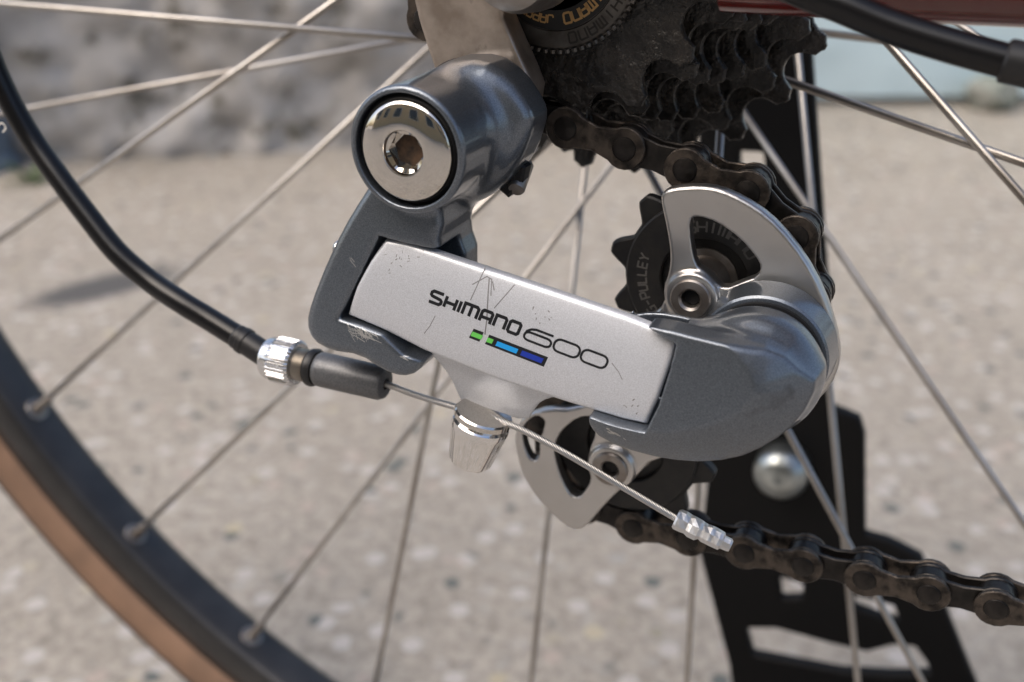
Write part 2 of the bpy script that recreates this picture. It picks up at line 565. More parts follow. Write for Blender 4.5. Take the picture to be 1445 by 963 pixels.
# ------------------------------------------------------------------ building across the street (seen in the chrome)
bd = thing('building', (-500, -5200, GROUND), 'sand coloured building with dark windows mirrored in the chrome bolt', 'building')
def box(x0, x1, y0, y1, z0, z1):
    V = [(x, y, z) for x in (x0, x1) for y in (y0, y1) for z in (z0, z1)]
    return V, [(0, 1, 3, 2), (4, 6, 7, 5), (0, 4, 5, 1), (2, 3, 7, 6), (0, 2, 6, 4), (1, 5, 7, 3)]
bm = mat('sand_render', (.52, .38, .22), 0, .9, var=((.46, .34, .20), 1.5))
wm = mat('window_glass', (.02, .022, .025), 0, .1)
fm = mat('stone_trim', (.50, .45, .38), 0, .8)
part('wall', *box(-7500, 5500, -6200, -5200, GROUND, GROUND + 5200), bm, bd, False)
for wx in range(-6800, 5200, 1500):
    for wz in (900, 3200):
        f = part('window', *box(wx, wx + 800, -5200, -5140, GROUND + wz, GROUND + wz + 1400), fm, bd, False)
        part('pane', *box(wx + 70, wx + 730, -5140, -5130, GROUND + wz + 70, GROUND + wz + 1330), wm, f, False)

# ------------------------------------------------------------------ bicycle frame
AX = (-1.9, 68.8)
fr = thing('bicycle', (AX[0], 70, GROUND), 'bicycle rear end with dark red frame, spoked black rim and tan wall tyre', 'bicycle')
hp = [(-27.3, 60.8), (-26.4, 56.9), (-25.0, 52.7), (-23.3, 48.0), (-21.0, 43.0), (-16.1, 38.3), (-10.0, 38.0), (-3.2, 40.4), (-2.3, 45.9), (-3.7, 49.1), (-6.2, 53.8), (-8.5, 58.4), (-9.8, 60.5)]
hp = hp[:-1] + [(-8.5, 62.5), (-8, 70), (4, 76), (30, 66), (48, 66), (48, 80), (10, 96), (-20, 92), (-27, 78)]
V, F = net(lambda X, Y, Z: ext(poly_d(X, Z, hp), Y, 0, 7, .9), (-32, -1, 30), (52, 8, 100), .6)
V[np.abs(V[:, 1]) < .16, 1] = 0
part('dropout', V, F, 'hanger', fr)
pts = [(31.5, 5, 71), (60, 6, 70.8), (110, 12, 70.5), (260, 26, 70)]
V, F = tube(spline(pts, 8), 10.2, 28)
V = np.array(V); V[:, 1] = 6 + (V[:, 1] - 6) * .8
o = part('chainstay', V, F, 'red', fr, 'auto')
part('cable_stop', *lathe([(0, 0), (2.6, 0), (3.6, .6), (3.6, 9), (2.6, 9.6), (0, 9.6)], (86, -4, 55.8), (1, .06, -.12), 24), 'red', fr, 'auto')

# ------------------------------------------------------------------ rear wheel
wh = fr
def ring(profile, seg=180):
    V, F = [], []
    n = len(profile)
    for i in range(seg):
        t = 2 * math.pi * i / seg
        for r, y in profile: V.append((AX[0] + r * math.cos(t), 70 + y, AX[1] + r * math.sin(t)))
    for i in range(seg):
        j = (i + 1) % seg
        for k in range(n): F.append((i * n + k, j * n + k, j * n + (k + 1) % n, i * n + (k + 1) % n))
    return V, F
part('rim', *ring([(301, 0), (300.6, -6), (302, -8.6), (304.5, -9.6), (309, -9.9), (317.3, -9.9), (318, -9), (317, -8), (310, -7.6),
                   (310, 7.6), (317, 8), (318, 9), (317.3, 9.9), (309, 9.9), (304.5, 9.6), (302, 8.6), (300.6, 6)]), 'rim', wh)
tp = lambda t: (325 + 13.5 * math.cos(t), 13.6 * math.sin(t))
ty = part('tyre', *ring([tp(math.radians(a)) for a in range(0, 360, 15)]), 'tan', wh)
part('tread', *ring([(325 + 14.1 * math.cos(math.radians(a)), 14.2 * math.sin(math.radians(a))) for a in range(-66, 67, 11)] +
                    [(325 + 13.2 * math.cos(math.radians(a)), 13.3 * math.sin(math.radians(a))) for a in range(66, -67, -22)]), 'tread', ty)
# hub: flanges, barrel, axle
HY = 57.0, 110.0
hubp = [(0, 48), (10, 48), (13, 52), (30, 55), (30.5, 57), (30, 59), (15, 62), (13, 84), (15, 105), (28, 108), (28.5, 110), (28, 112), (12, 116), (7, 132), (0, 132)]
part('hub', *lathe(hubp, (AX[0], 0, AX[1]), (0, 1, 0), 48), 'steel', wh, 'auto')
part('axle_nut', *lathe([(0, -13), (5.5, -13), (7.6, -12), (8.4, -9), (8.8, -3), (8.8, -.3), (0, -.3)], (AX[0], 0, AX[1]), (0, 1, 0), 36), 'steel', wh, 'auto')
SP = {31: (-1.5, -22), 0: (-.75, -20), 1: (-.25, -8), 2: (-.5, -18), 3: (.5, -8), 4: (.75, -8), 5: (2.25, 20), 7: (.5, 22),
      10: (-.5, 24), 8: (1.75, 10), 6: (.5, 10), 29: (-1.25, -30), 30: (-1.75, -20)}
nip_me = spoke_me = None
for k in range(32):
    j = k % 4
    dt, dp = SP.get(k, (0, 0))
    th = math.radians(-130.57 + 11.25 * k + dt)
    ph = math.radians(-130.57 + 11.25 * k + (63 if j < 2 else -63) + dp)
    r, y = ((27.1, HY[0] + (1.6 if j == 2 else -1.6)) if j % 2 == 0 else (24.7, HY[1] + 1.6 * (1 if j == 3 else -1)))
    a = np.array((AX[0] + 302 * math.cos(th), 70 + (-1 if j % 2 == 0 else 1), AX[1] + 302 * math.sin(th)))
    h = np.array((AX[0] + r * math.cos(ph), y, AX[1] + r * math.sin(ph)))
    d = (h - a) / np.linalg.norm(h - a)
    s = part('spoke', *tube([a, a + d * 60, h], 1.0, 8), 'spoke', wh)
    part('nipple', *lathe([(0, -1.5), (2.6, -1.5), (2.9, .2), (2.4, 1.6), (1.9, 2.4), (1.75, 9.5), (1.2, 10.5), (0, 10.5)], a, d, 12), 'steel', s, 'auto')
    rad = np.array((-math.cos(th), 0, -math.sin(th)))
    part('eyelet', *lathe([(2.2, .2), (4.3, .2), (4.6, .9), (4.2, 1.6), (3.0, 1.9), (2.4, 1.4)], a, rad, 16), 'steel', s, 'auto')

# ------------------------------------------------------------------ cassette
cs = thing('cassette', (AX[0], 30, AX[1] - 51), 'greasy black eight sprocket cassette above the chain', 'cassette')
PITCH_MM = 12.7
def sprocket(n, tip=None):
    """Roller seats and pointed teeth for n teeth at chain pitch."""
    pr = PITCH_MM / 2 / math.sin(math.pi / n)
    tip = tip or pr + 1.7
    P = []
    st = 2 * math.pi / n
    for i in range(n):
        c = i * st
        cx, cz = pr * math.cos(c), pr * math.sin(c)
        for q in range(-3, 4):                       # seat, concave arc of roller radius
            ang = c + math.pi + q * math.radians(21)
            P.append((cx + 3.9 * math.cos(ang), cz + 3.9 * math.sin(ang)))
        for f, rr in ((.33, pr + .6), (.43, tip - .5), (.47, tip), (.53, tip), (.57, tip - .5), (.67, pr + .6)):
            P.append((rr * math.cos(c + f * st), rr * math.sin(c + f * st)))
    # order seat points by angle so the outline does not fold
    P.sort(key=lambda p: math.atan2(p[1], p[0]) % (2 * math.pi))
    return P
for i, n in enumerate([15, 16, 17, 18, 19, 20, 22, 24]):
    y = 11.0 + 4.85 * i
    rot = .3 * i + (-math.pi / 2 - .06 if i == 0 else 0)
    P = [(AX[0] + x * math.cos(rot) - z * math.sin(rot), AX[1] + x * math.sin(rot) + z * math.cos(rot)) for x, z in sprocket(n)]
    part('sprocket', *prism(P, y, y + 2.1, .28), 'grease', cs, 'auto')
    if i < 7:
        pr = PITCH_MM / 2 / math.sin(math.pi / n)
        part('spacer', *lathe([(0, y + 2.1), (pr - 5.5, y + 2.1), (pr - 5.5, y + 4.85), (0, y + 4.85)], (AX[0], 0, AX[1]), (0, 1, 0), 40), 'gap', cs, 'auto')
LY = 8.6
lk = part('lockring', *lathe([(9.2, LY + 2.5), (9.2, LY + .4), (9.6, LY + .2), (13.4, LY + .2), (13.6, LY), (16.6, LY), (17.1, LY + .5), (17.1, LY + 2.4)],
                             (AX[0], 0, AX[1]), (0, 1, 0), 72), 'lockring', cs, 'auto')
V, F = [], []
for i in range(72):                                  # serrations round the lockring
    t = 2 * math.pi * i / 72
    v, f = lathe([(0, 0), (.55, 0), (.45, .7), (0, .7)], (AX[0] + 17.1 * math.cos(t), LY + .35, AX[1] + 17.1 * math.sin(t)), (math.cos(t), 0, math.sin(t)), 6)
    F += [tuple(a + len(V) for a in q) for q in f]; V += v
tag(part('serration', V, F, 'lockring', lk, False), kind='stuff')
part('label_ring', *lathe([(9.7, LY + .15), (9.7, LY - .02), (13.3, LY - .02), (13.3, LY + .15)], (AX[0], 0, AX[1]), (0, 1, 0), 72), 'black', lk, 'auto')
part('locknut', *lathe([(0, LY - 1.5), (6.2, LY - 1.5), (7.2, LY - .5), (7.2, LY + 2.5), (0, LY + 2.5)], (AX[0], 0, AX[1]), (0, 1, 0), 6), 'steel', cs, False)
part('freehub_face', *lathe([(0, LY + 1.6), (9.4, LY + 1.6), (9.4, LY + 3), (0, LY + 3)], (AX[0], 0, AX[1]), (0, 1, 0), 40), 'gap', cs, 'auto')

def ring_text(text, centre, r, cap, y, a0, da, width, m, parent, aspect=.62):
    """Letters set clockwise round a ring seen from outside, tops outward; a0 = angle of the first letter."""
    a = a0
    for ch in text:
        if ch == ' ': a -= da; continue
        wd = cap * (aspect if ch != 'I' else .1)
        def to(u, v, a=a, wd=wd):
            rr = r + v * cap
            t = a - (u - .5) * wd / r
            return centre[0] + rr * math.cos(t), centre[1] + rr * math.sin(t)
        part('letter', *strokes(GLYPH[ch], width, to, lambda x, z: y), m, parent, False)
        a -= da
R_ = math.radians
ring_text('SHIMANO', AX, 10.4, 1.9, LY - .03, R_(-19), R_(9.2), .42, 'gold', lk, .72)
ring_text('JAPAN', AX, 10.6, 1.5, LY - .03, R_(-92), R_(7.4), .32, 'gold', lk, .7)
ring_text('SHIMANO', AX, 14.1, 1.9, LY, R_(-24), R_(8.3), .38, 'embossed', lk, .75)

# ------------------------------------------------------------------ chain
CY = 12.0
GP, TP = np.array((31.2, 8.7)), np.array((16.7, -33.0))
PR = PITCH_MM / 2 / math.sin(math.pi / 10)
CR = PITCH_MM / 2 / math.sin(math.pi / 15)
def tangent(c1, r1, s1, c2, r2, s2):
    """Points where the line touching both circles leaves c1 and meets c2; s = +1 runs counter-clockwise."""
    d = c2 - c1; L = np.linalg.norm(d); th = math.atan2(d[1], d[0])
    b = math.asin((s1 * r1 - s2 * r2) / L)
    n = th + b - math.pi / 2
    nv = np.array((math.cos(n), math.sin(n)))
    return c1 + s1 * r1 * nv, c2 + s2 * r2 * nv
axc = np.array(AX)
A1, B1 = tangent(axc, CR, 1, GP, PR, -1)
A2, B2 = tangent(GP, PR, -1, TP, PR, 1)
def arc(c, r, p, q, s):
    a, b = math.atan2(*(p - c)[::-1]), math.atan2(*(q - c)[::-1])
    if s > 0 and b < a: b += 2 * math.pi
    if s < 0 and b > a: b -= 2 * math.pi
    return [c + r * np.array((math.cos(t), math.sin(t))) for t in np.linspace(a, b, 60)]
path = [np.array((190., AX[1] + CR + 12)), axc + CR * np.array((math.cos(1.64), math.sin(1.64)))]
path += arc(axc, CR, path[-1], A1, 1)
path += arc(GP, PR, B1, A2, -1)
ex = TP + PR * np.array((.02, -1.))
path += arc(TP, PR, B2, ex, 1)
path += [np.array((60., -52.6)), np.array((220., -48.))]
path = np.array(path)
seg = np.linalg.norm(np.diff(path, axis=0), axis=1)
cum = np.r_[0, np.cumsum(seg)]
OFFS = -.3 % (2 * PITCH_MM * .999)
pins, s = [], OFFS
while s < cum[-1]:
    pins.append(np.array([np.interp(s, cum, path[:, 0]), np.interp(s, cum, path[:, 1])])); s += PITCH_MM * .999
ch = thing('chain', (60, CY, -57), 'oily brown roller chain running over the pulleys', 'chain')

def plate_outline(R, waist):
    P = []
    for t in np.linspace(-130, 130, 15): P.append((PITCH_MM / 2 + R * math.cos(R_(t)), R * math.sin(R_(t))))
    P.append((0, waist))
    for t in np.linspace(50, 310, 15): P.append((-PITCH_MM / 2 + R * math.cos(R_(t)), R * math.sin(R_(t))))
    P.append((0, -waist))
    return P
def shared(name, vf, m):
    return mesh(name, np.asarray(vf[0]) * .001, vf[1], m, 'auto')
outer_me = shared('outer_link', join(prism(plate_outline(4.25, 2.5), -3.5, -2.4, .22), prism(plate_outline(4.25, 2.5), 2.4, 3.5, .22)), 'chain')
inner_me = shared('inner_link', join(prism(plate_outline(4.15, 2.7), -2.25, -1.25, .22), prism(plate_outline(4.15, 2.7), 1.25, 2.25, .22)), 'chaindark')
pin_me = shared('pin', lathe([(0, -4.1), (1.5, -4.05), (2.3, -3.75), (2.5, -3.45), (2.5, -3.2), (1.8, -3.1), (1.8, 3.3), (1.7, 3.7), (0, 3.9)], (0, 0, 0), (0, 1, 0), 16), 'chaindark')
rol_me = shared('roller', lathe([(0, -1.2), (3.9, -1.2), (3.95, 0), (3.9, 1.2), (0, 1.2)], (0, 0, 0), (0, 1, 0), 18), 'chaindark')
cb = base_of(ch)
for i in range(len(pins) - 1):
    a, b = pins[i], pins[i + 1]
    mid = (a + b) / 2; ang = math.atan2(b[1] - a[1], b[0] - a[0])
    o = bpy.data.objects.new('link', outer_me if i % 2 else inner_me)
    COL.objects.link(o); o.parent = ch
    o.location = ((mid[0] - cb[0]) * .001, (CY - cb[1]) * .001, (mid[1] - cb[2]) * .001)
    o.rotation_euler = (0, -ang, 0)
    for sx in (-1, 1):
        p = bpy.data.objects.new('pin' if i % 2 else 'roller', pin_me if i % 2 else rol_me)
        COL.objects.link(p); p.parent = o
        p.location = (sx * PITCH_MM * .0005, 0, 0)

# ------------------------------------------------------------------ rear derailleur
rd = thing('rear_derailleur', (-15.2, -12, 27), 'grey and silver rear derailleur hung below the cassette', 'derailleur')
BC = (-15.2, 38.7)
bracket = smooth_poly([(-25.1, 32.0), (-28.8, 26.8), (-32.7, 20.7), (-36.6, 12.9), (-39.8, 5.3), (-40.9, 0.8), (-39.4, -2.6), (-34.8, -4.1), (-27.8, -3.7), (-23.4, -6.0), (-19.1, -7.0), (-16.0, -5.8), (-14.3, -2.8), (-10.2, 1.7)] + [(-12.7, 4.0), (-10.3, 14.2), (-12.4, 19.8), (-11.3, 24.9), (-13.8, 33.6), (-26.0, 35.2)], 1)
pocket = [(-24.1, 20.6), (-14.1, 19.5), (3.2, 17.5), (3.1, -4.7), (-13.7, -3.3), (-18.5, -1.8), (-22.8, 1.7), (-27.4, 2.7), (-32.4, 3.4)]
lobe = smooth_poly([(-15.4, 49.5), (-8.1, 52.0), (-3.0, 49.4), (1.1, 44.5), (1.9, 41.9), (0.6, 37.8), (-1.6, 33.7), (-5.5, 29.1), (-9.8, 26.0), (-16.0, 23.8)], 1)
def f_bracket(X, Y, Z):
    c = ext(circ(X, Z, BC, 11.4), Y, -27, -.6, 1.0)
    c = smin(c, ext(poly_d(X, Z, lobe), Y, -11, -.8, 2.2), 7)
    b = ext(poly_d(X, Z, bracket), Y, -30, -3, 5.5)
    b = smax(b, -25.6 + .17 * (Z - 6) + .007 * (X + 31 - .3 * Z) ** 2 - Y, 2.)
    b = smax(b, -ext(poly_d(X, Z, pocket), Y, -60, -13, .5), .8)
    d = smin(c, b, 2.2)
    bore = ext(circ(X, Z, BC, 10.1), Y, -60, -24.5, .3)
    return smax(d, -bore, .5)
br = part('mounting_bracket', *net(f_bracket, (-45, -32, -19), (6, 1, 53), .42), 'paint', rd)
part('seal_ring', *lathe([(0, -25), (9.95, -25), (9.95, -25.2), (9.2, -26.2), (8.9, -26), (8.9, -25), (0, -25)], (BC[0], 0, BC[1]), (0, 1, 0), 64), 'gap', rd, 'auto')
part('washer', *lathe([(0, -.7), (12.0, -.7), (12.2, -.4), (12.2, -.05), (0, -.05)], (BC[0], 0, BC[1]), (0, 1, 0), 64), 'gap', rd, 'auto')
# chromed mounting bolt: domed cap with a hexagon socket
cap = [(0, -20), (3.0, -20), (3.3, -27.6)]
V, F = [], []
seg = 96
prof = [(3.8, -27.3), (3.85, -27.8), (4.0, -28.05)] + [(r, -28.1 + (r - 4) ** 2 / 24.) for r in np.linspace(4.2, 8.5, 12)] + [(8.8, -26.95), (8.85, -26.6), (8.85, -24)]
sock = [(3.3, -27.6)]
nP = len(prof)
def hexr(t, ap=3.05):
    q = (t % (math.pi / 3)) - math.pi / 6
    return ap / math.cos(q)
for i in range(seg):
    t = 2 * math.pi * i / seg
    rows = [(hexr(t), -25.5), (hexr(t), -26.9)] + prof
    for r, y in rows: V.append((BC[0] + .2 + r * math.cos(t), y, BC[1] + r * math.sin(t)))
n = nP + 2
for i in range(seg):
    j = (i + 1) % seg
    for k in range(n - 1): F.append((i * n + k, j * n + k, j * n + k + 1, i * n + k + 1))
F.append(tuple(i * n for i in range(seg)))
mb = part('mounting_bolt', V, F, 'chrome', rd, 'auto')
part('socket_floor', *lathe([(0, -25.6), (3.0, -25.6), (3.0, -25.4), (0, -25.4)], (BC[0] + .2, 0, BC[1]), (0, 1, 0), 6), 'rust', mb, False)
part('stop_tab', *prism([(-13.2, 25.6), (-3.0, 33.5), (-1.2, 32.1), (-1.9, 28.9), (-4.9, 25.7), (-7.0, 27.2), (-12.0, 24.0)], -6, -2.5, .5), 'gap', rd, 'auto')
part('tension_screw', *lathe([(0, 0), (1.5, 0), (1.7, .4), (1.7, 7), (0, 7)], (-3.1, -6.0, 27.6), (-.1, .9, .5), 14), 'steel', rd, 'auto')
for p in ((-37.6, -16.0, 13.9), (-39.7, -16.0, 7.1)):
    part('limit_screw', *lathe([(0, -2.5), (1.9, -2.5), (1.9, .2), (1.4, .9), (0, 1.0)], p, (-1, -.1, 0), 18), 'bright', rd, 'auto')

# silver outer link
link = [(-23.3, 19.8), (-19.5, 19.8), (25.1, 12.0), (30.0, 10.9), (34.2, 9.2), (33.5, 4.8), (32.3, -1.0), (30.5, -6.7), (26.0, -6.7), (15.0, -5.6), (0.7, -3.7), (-14.3, -0.7), (-22.8, 2.1), (-31.0, 4.0), (-28.7, 10.1), (-25.9, 15.6)]
fin = smooth_poly([(-20.4, 0.1), (-16.6, -2.9), (-13.8, -4.8), (-11.9, -8.4), (-11.0, -12.2), (-10.6, -15.0), (-2.8, -15.2), (4.2, -15.8), (6.3, -11.9), (8.1, -9.3), (11.4, -7.1), (15.6, -6.5), (20.6, -7.3), (17.6, -1.6), (-1.1, 2.1)], 1)
def nv_(X, Z): return .181 * X + .983 * Z
def yf(X, Z):
    n = nv_(X, Z) - 7
    return -24.4 + .19 * n + .016 * n * n
def f_link(X, Y, Z):
    a = ext(poly_d(X, Z, link), Y, -40, -10, .3)
    a = smax(a, np.abs(Y - yf(X, Z) - 1.1) - 1.1, .9)
    b = ext(poly_d(X, Z, fin), Y, -22.0, -16.5, 1.2)
    b = smax(b, (-21.4 - .33 * (nv_(X, Z) + 3) - Y), .5)
    return smin(a, b, 1.2)
lkp = part('outer_link', *net(f_link, (-34, -27, -22), (39, -13.5, 24), .42), 'silver', rd)
tag(lkp, 'silver painted link plate with black lettering')
surf = lambda x, z: yf(x, z)
T0, E1, E2 = np.array((-13.2, 9.75)), np.array((18.8, -3.8)), np.array((.75, 2.28))
to_link = lambda u, v: T0 + u * E1 + v * E2
for c, a, b in (('S', .01, .135), ('H', .175, .285), ('I', .325, .335), ('M', .375, .525), ('A', .565, .675), ('N', .715, .825), ('O', .865, .975)):
    part('letter', *strokes([[(a + (b - a) * u, .05 + .9 * v) for u, v in ln] for ln in GLYPH[c]], .62, to_link, surf), 'ink', lkp, False)
def rounded(u0, u1, v0, v1, k=.05, kv=.33):
    P = []
    for cx, cv, a0 in ((u1 - k, v1 - kv, 0), (u0 + k, v1 - kv, 90), (u0 + k, v0 + kv, 180), (u1 - k, v0 + kv, 270)):
        for a in range(0, 91, 15): P.append((cx + k * math.cos(R_(a0 + a)), cv + kv * math.sin(R_(a0 + a))))
    return P + [P[0]]
six = [[(1.31, .95), (1.13, .95), (1.085, .85), (1.05, .62), (1.04, .30)], rounded(1.04, 1.315, -.05, .60, .055, .27)]
part('numeral', *strokes(six, .44, to_link, surf), 'ink', lkp, False)
for u0 in (1.345, 1.625):
    part('numeral', *strokes([rounded(u0, u0 + .255, -.05, .93, .06, .40)], .44, to_link, surf), 'ink', lkp, False)
for q in ([(.545, -.74), (.655, -.74), (.645, -1.62), (.53, -1.62)], [(.715, -.74), (1.34, -.74), (1.335, -1.62), (.705, -1.62)]):
    part('stripe', *patch(q, to_link, surf, .03, 16), 'ink', lkp, False)
for c, q in (('green', [(.545, -1.0), (.66, -1.0), (.655, -1.4), (.54, -1.4)]), ('green', [(.712, -1.0), (.775, -1.0), (.77, -1.4), (.708, -1.4)]),
             ('cyan', [(.815, -1.0), (1.04, -1.0), (1.035, -1.42), (.81, -1.42)]), ('blue', [(1.08, -.98), (1.305, -.98), (1.3, -1.42), (1.075, -1.42)])):
    part('colour_block', *patch(q, to_link, surf, .05, 8), c, lkp, False)
for ln, w in (([(-2.6, 17.0), (-3.8, 13.3), (-4.6, 11.1)], .2), ([(-4.6, 13.9), (-2.0, 15.6), (-1.0, 15.2), (-0.7, 12.4)], .2), ([(-1.5, 15.4), (-1.2, 11.6), (-1.0, 8.2), (-1.2, 5.2)], .26),
              ([(-0.8, 14.9), (-0.2, 13.4)], .2), ([(3.5, 14.8), (1.9, 12.6), (0.2, 10.3)], .2), ([(-11.5, 7.2), (-12.6, 5.0), (-13.9, 3.2)], .16), ([(23.4, 3.9), (24.8, 2.5), (25.6, 1.2)], .15)):
    part('scratch', *strokes([[tuple(p) for p in ln]], w, lambda a, b: (a, b), surf, .02), 'scratch', lkp, False)

# pivot knuckle that carries the cage
PC = (46.5, 1.5)
fork = smooth_poly([(21.7, 7.7), (25.1, 9.7), (30.4, 10.4), (37.6, 9.7), (43.9, 10.0), (51.3, 10.5), (56.4, 6.0)] + [(58.3, 4.5), (56.3, -2.2), (51.9, -7.5), (45.8, -11.6), (38.3, -13.3), (29.0, -12.7), (22.8, -11.0), (20.4, -8.7), (20.3, -5.9), (22.9, 4.1), (24.2, 10.5)], 1)
nose = smooth_poly([(22.5, 10.0), (24.3, 10.9), (26.8, 11.6), (32.0, 12.0), (38.9, 11.4), (45.1, 11.0), (50.1, 9.8), (54.0, 6.6)] + [(56.2, 2.7), (53.6, -3.6), (49.3, -8.8), (45.8, -11.4), (38.3, -13.3), (29.0, -12.7), (22.8, -11.0), (20.4, -8.7), (20.3, -5.9), (22.2, 3.9), (22.9, 9.6)], 1)
def f_knuckle(X, Y, Z):
    c = ext(circ(X, Z, PC, 11.6), Y, -17, -6.6, 4)
    b = smin(ext(poly_d(X, Z, fork), Y, -26, -9, 4.6), ext(poly_d(X, Z, nose), Y, -31, -17.5, 2.2), 1.5)
    df = np.maximum(poly_d(X, Z, facet), 0)
    b = smax(b, -27.0 + .20 * (Z + 3) + .46 * df + .027 * df * df - Y, .7)
    p = ext(poly_d(X, Z, pocket2), Y, -60, -13.5, .3)
    return smax(smin(c, b, 4), -p, .3)
pocket2 = [(1.0, 17.7), (25.3, 12.7), (30.2, 11.4), (34.8, 9.7), (34.1, 4.4), (33.0, -1.4), (31.1, -6.9), (26.2, -6.7), (15.2, -5.6), (0.9, -3.7)]
facet = smooth_poly([(24.2, 14.0), (29.2, 13.8), (35.9, 13.7), (42.1, 11.7), (46.1, 8.9), (48.5, 5.8), (48.8, 3.1), (46.7, -0.3), (42.1, -3.3), (34.8, -6.1), (27.0, -7.0), (21.4, -6.2), (18.8, -3.9)], 1)
part('pivot_knuckle', *net(f_knuckle, (16, -33, -27), (62, -5, 17), .42), 'paint', rd)
part('groove_ring', *lathe([(0, -7), (11.0, -7), (11.0, -6), (0, -6)], (PC[0], 0, PC[1]), (0, 1, 0), 64), 'gap', rd, 'auto')
part('spring_collar', *lathe([(0, -6.2), (11.7, -6.2), (12.1, -5.8), (12.6, -1), (12.8, .4), (0, .4)], (PC[0], 0, PC[1]), (0, 1, 0), 72), 'paint', rd, 'auto')

# cage plates
cage = [(23.5, 27.1), (23.9, 28.5), (25.4, 29.6), (30.5, 30.6), (34.4, 30.6), (39.1, 29.1), (43.9, 26.6), (48.8, 22.3), (53.2, 16.8), (56.8, 10.4), (59.1, 4.4), (59.9, -0.1), (59.0, -5.2), (55.3, -11.3), (47.8, -18.1), (36.9, -24.4), (25.2, -29.5), (22.8, -33.6), (20.3, -37.1), (17.7, -40.1), (14.0, -45.7), (11.0, -50.9), (8.8, -52.3), (5.9, -51.6), (1.3, -48.2), (-2.4, -44.2), (-4.8, -40.0), (-6.4, -33.3), (-6.2, -29.7), (-4.4, -25.8), (1.4, -22.4), (7.5, -21.3), (13.7, -17.1), (19.4, -6.1), (22.6, 2.3), (25.7, 5.9), (25.2, 9.6), (26.1, 12.5), (26.2, 16.3), (25.2, 21.1)]
cage = smooth_poly(cage, 1)
win1 = [(29.4, 23.9), (30.9, 24.8), (34.7, 24.1), (39.1, 21.6), (42.2, 18.6), (43.6, 16.6), (43.0, 14.5), (40.6, 13.2), (37.1, 11.0), (34.9, 12.5), (33.0, 14.1), (31.3, 15.0), (30.1, 19.0)]
win2 = [(3.4, -30.5), (4.8, -27.1), (8.5, -23.0), (12.0, -21.9), (12.8, -25.8), (11.2, -30.8), (11.3, -35.4), (12.1, -37.9), (10.0, -42.5), (8.6, -43.4), (6.7, -42.4), (4.6, -38.2), (3.3, -33.7)]
win3 = [(-0.9, -24.5), (-3.0, -26.2), (-4.4, -28.7), (-4.2, -32.3), (-2.9, -35.8), (-1.1, -36.4), (-0.1, -34.0), (-0.3, -31.3), (0.7, -27.5), (1.0, -25.3)]
def f_cage(X, Y, Z):
    d = ext(poly_d(X, Z, cage), Y, .5, 3.6, 1.0)
    for w in (win1, win2, win3): d = smax(d, -poly_d(X, Z, smooth_poly(w, 1)), .6)
    for c in (GP, TP): d = smax(smin(d, ext(circ(X, Z, c, 5.2), Y, -.8, 4, .7), .8), -ext(circ(X, Z, c, 2.3), Y, -5, 2, .1), .2)
    return d
V, F = net(f_cage, (-14, -2, -58), (66, 5, 34), .42)
V[np.abs(V[:, 1] - .5) < .14, 1] = .5
part('outer_cage_plate', V, F, 'alu', rd)
inner = [tuple(GP + 11 * np.array((math.cos(t), math.sin(t)))) for t in np.linspace(-.3, math.pi - .3, 16)] + \
        [tuple(TP + 11 * np.array((math.cos(t), math.sin(t)))) for t in np.linspace(math.pi - .3, 2 * math.pi - .3, 16)]
part('inner_cage_plate', *prism(inner, 19.5, 21, .3), 'steel', rd, 'auto')
for c, first in ((GP, True), (TP, False)):
    P = []
    for q in range(240):
        w = math.cos(10 * q * math.pi / 120 + math.pi)
        h = min(1, max(0, (w + .62) / 1.5)); rr = PR - 3.7 + 3.6 * h ** 1.3
        P.append((c[0] + rr * math.cos(q * math.pi / 120 + .12), c[1] + rr * math.sin(q * math.pi / 120 + .12)))
    pu = part('pulley', *prism(P, 10.6, 13.4, .4), 'pulley', rd, 'auto')
    part('pulley_ring', *lathe([(8.8, 10.7), (8.8, 9.4), (9.1, 9.1), (15.9, 9.1), (16.3, 9.5), (16.3, 10.7)], (c[0], 0, c[1]), (0, 1, 0), 64), 'pulley', pu, 'auto')
    part('bushing', *lathe([(0, 4.2), (4.6, 4.2), (5.0, 6), (5.2, 10), (6.6, 10.2), (6.6, 11), (0, 11)], (c[0], 0, c[1]), (0, 1, 0), 40), 'steel', pu, 'auto')
    b = part('pulley_bolt', *lathe([(0, 4), (1.7, 4), (1.85, -1.0), (2.3, -1.5), (3.7, -1.45), (4.0, -1.1), (4.0, -.5), (4.0, 4)], (c[0], 0, c[1]), (0, 1, 0), 40), 'steel', rd, 'auto')
    part('socket', *lathe([(0, .4), (1.75, .4), (1.75, 1), (0, 1)], (c[0], 0, c[1]), (0, 1, 0), 6), 'gap', b, False)  # black disc stands in for the shade down in the bolt hole
    if first:
        ring_text('SHIMANO', c, 10.3, 2.2, 9.1, R_(107), R_(11.2), .42, 'greyprint', pu, .75)
        ring_text('CG-PULLEY', c, 11.9, 1.9, 9.1, R_(225), R_(7.5), .36, 'greyprint', pu, .6)

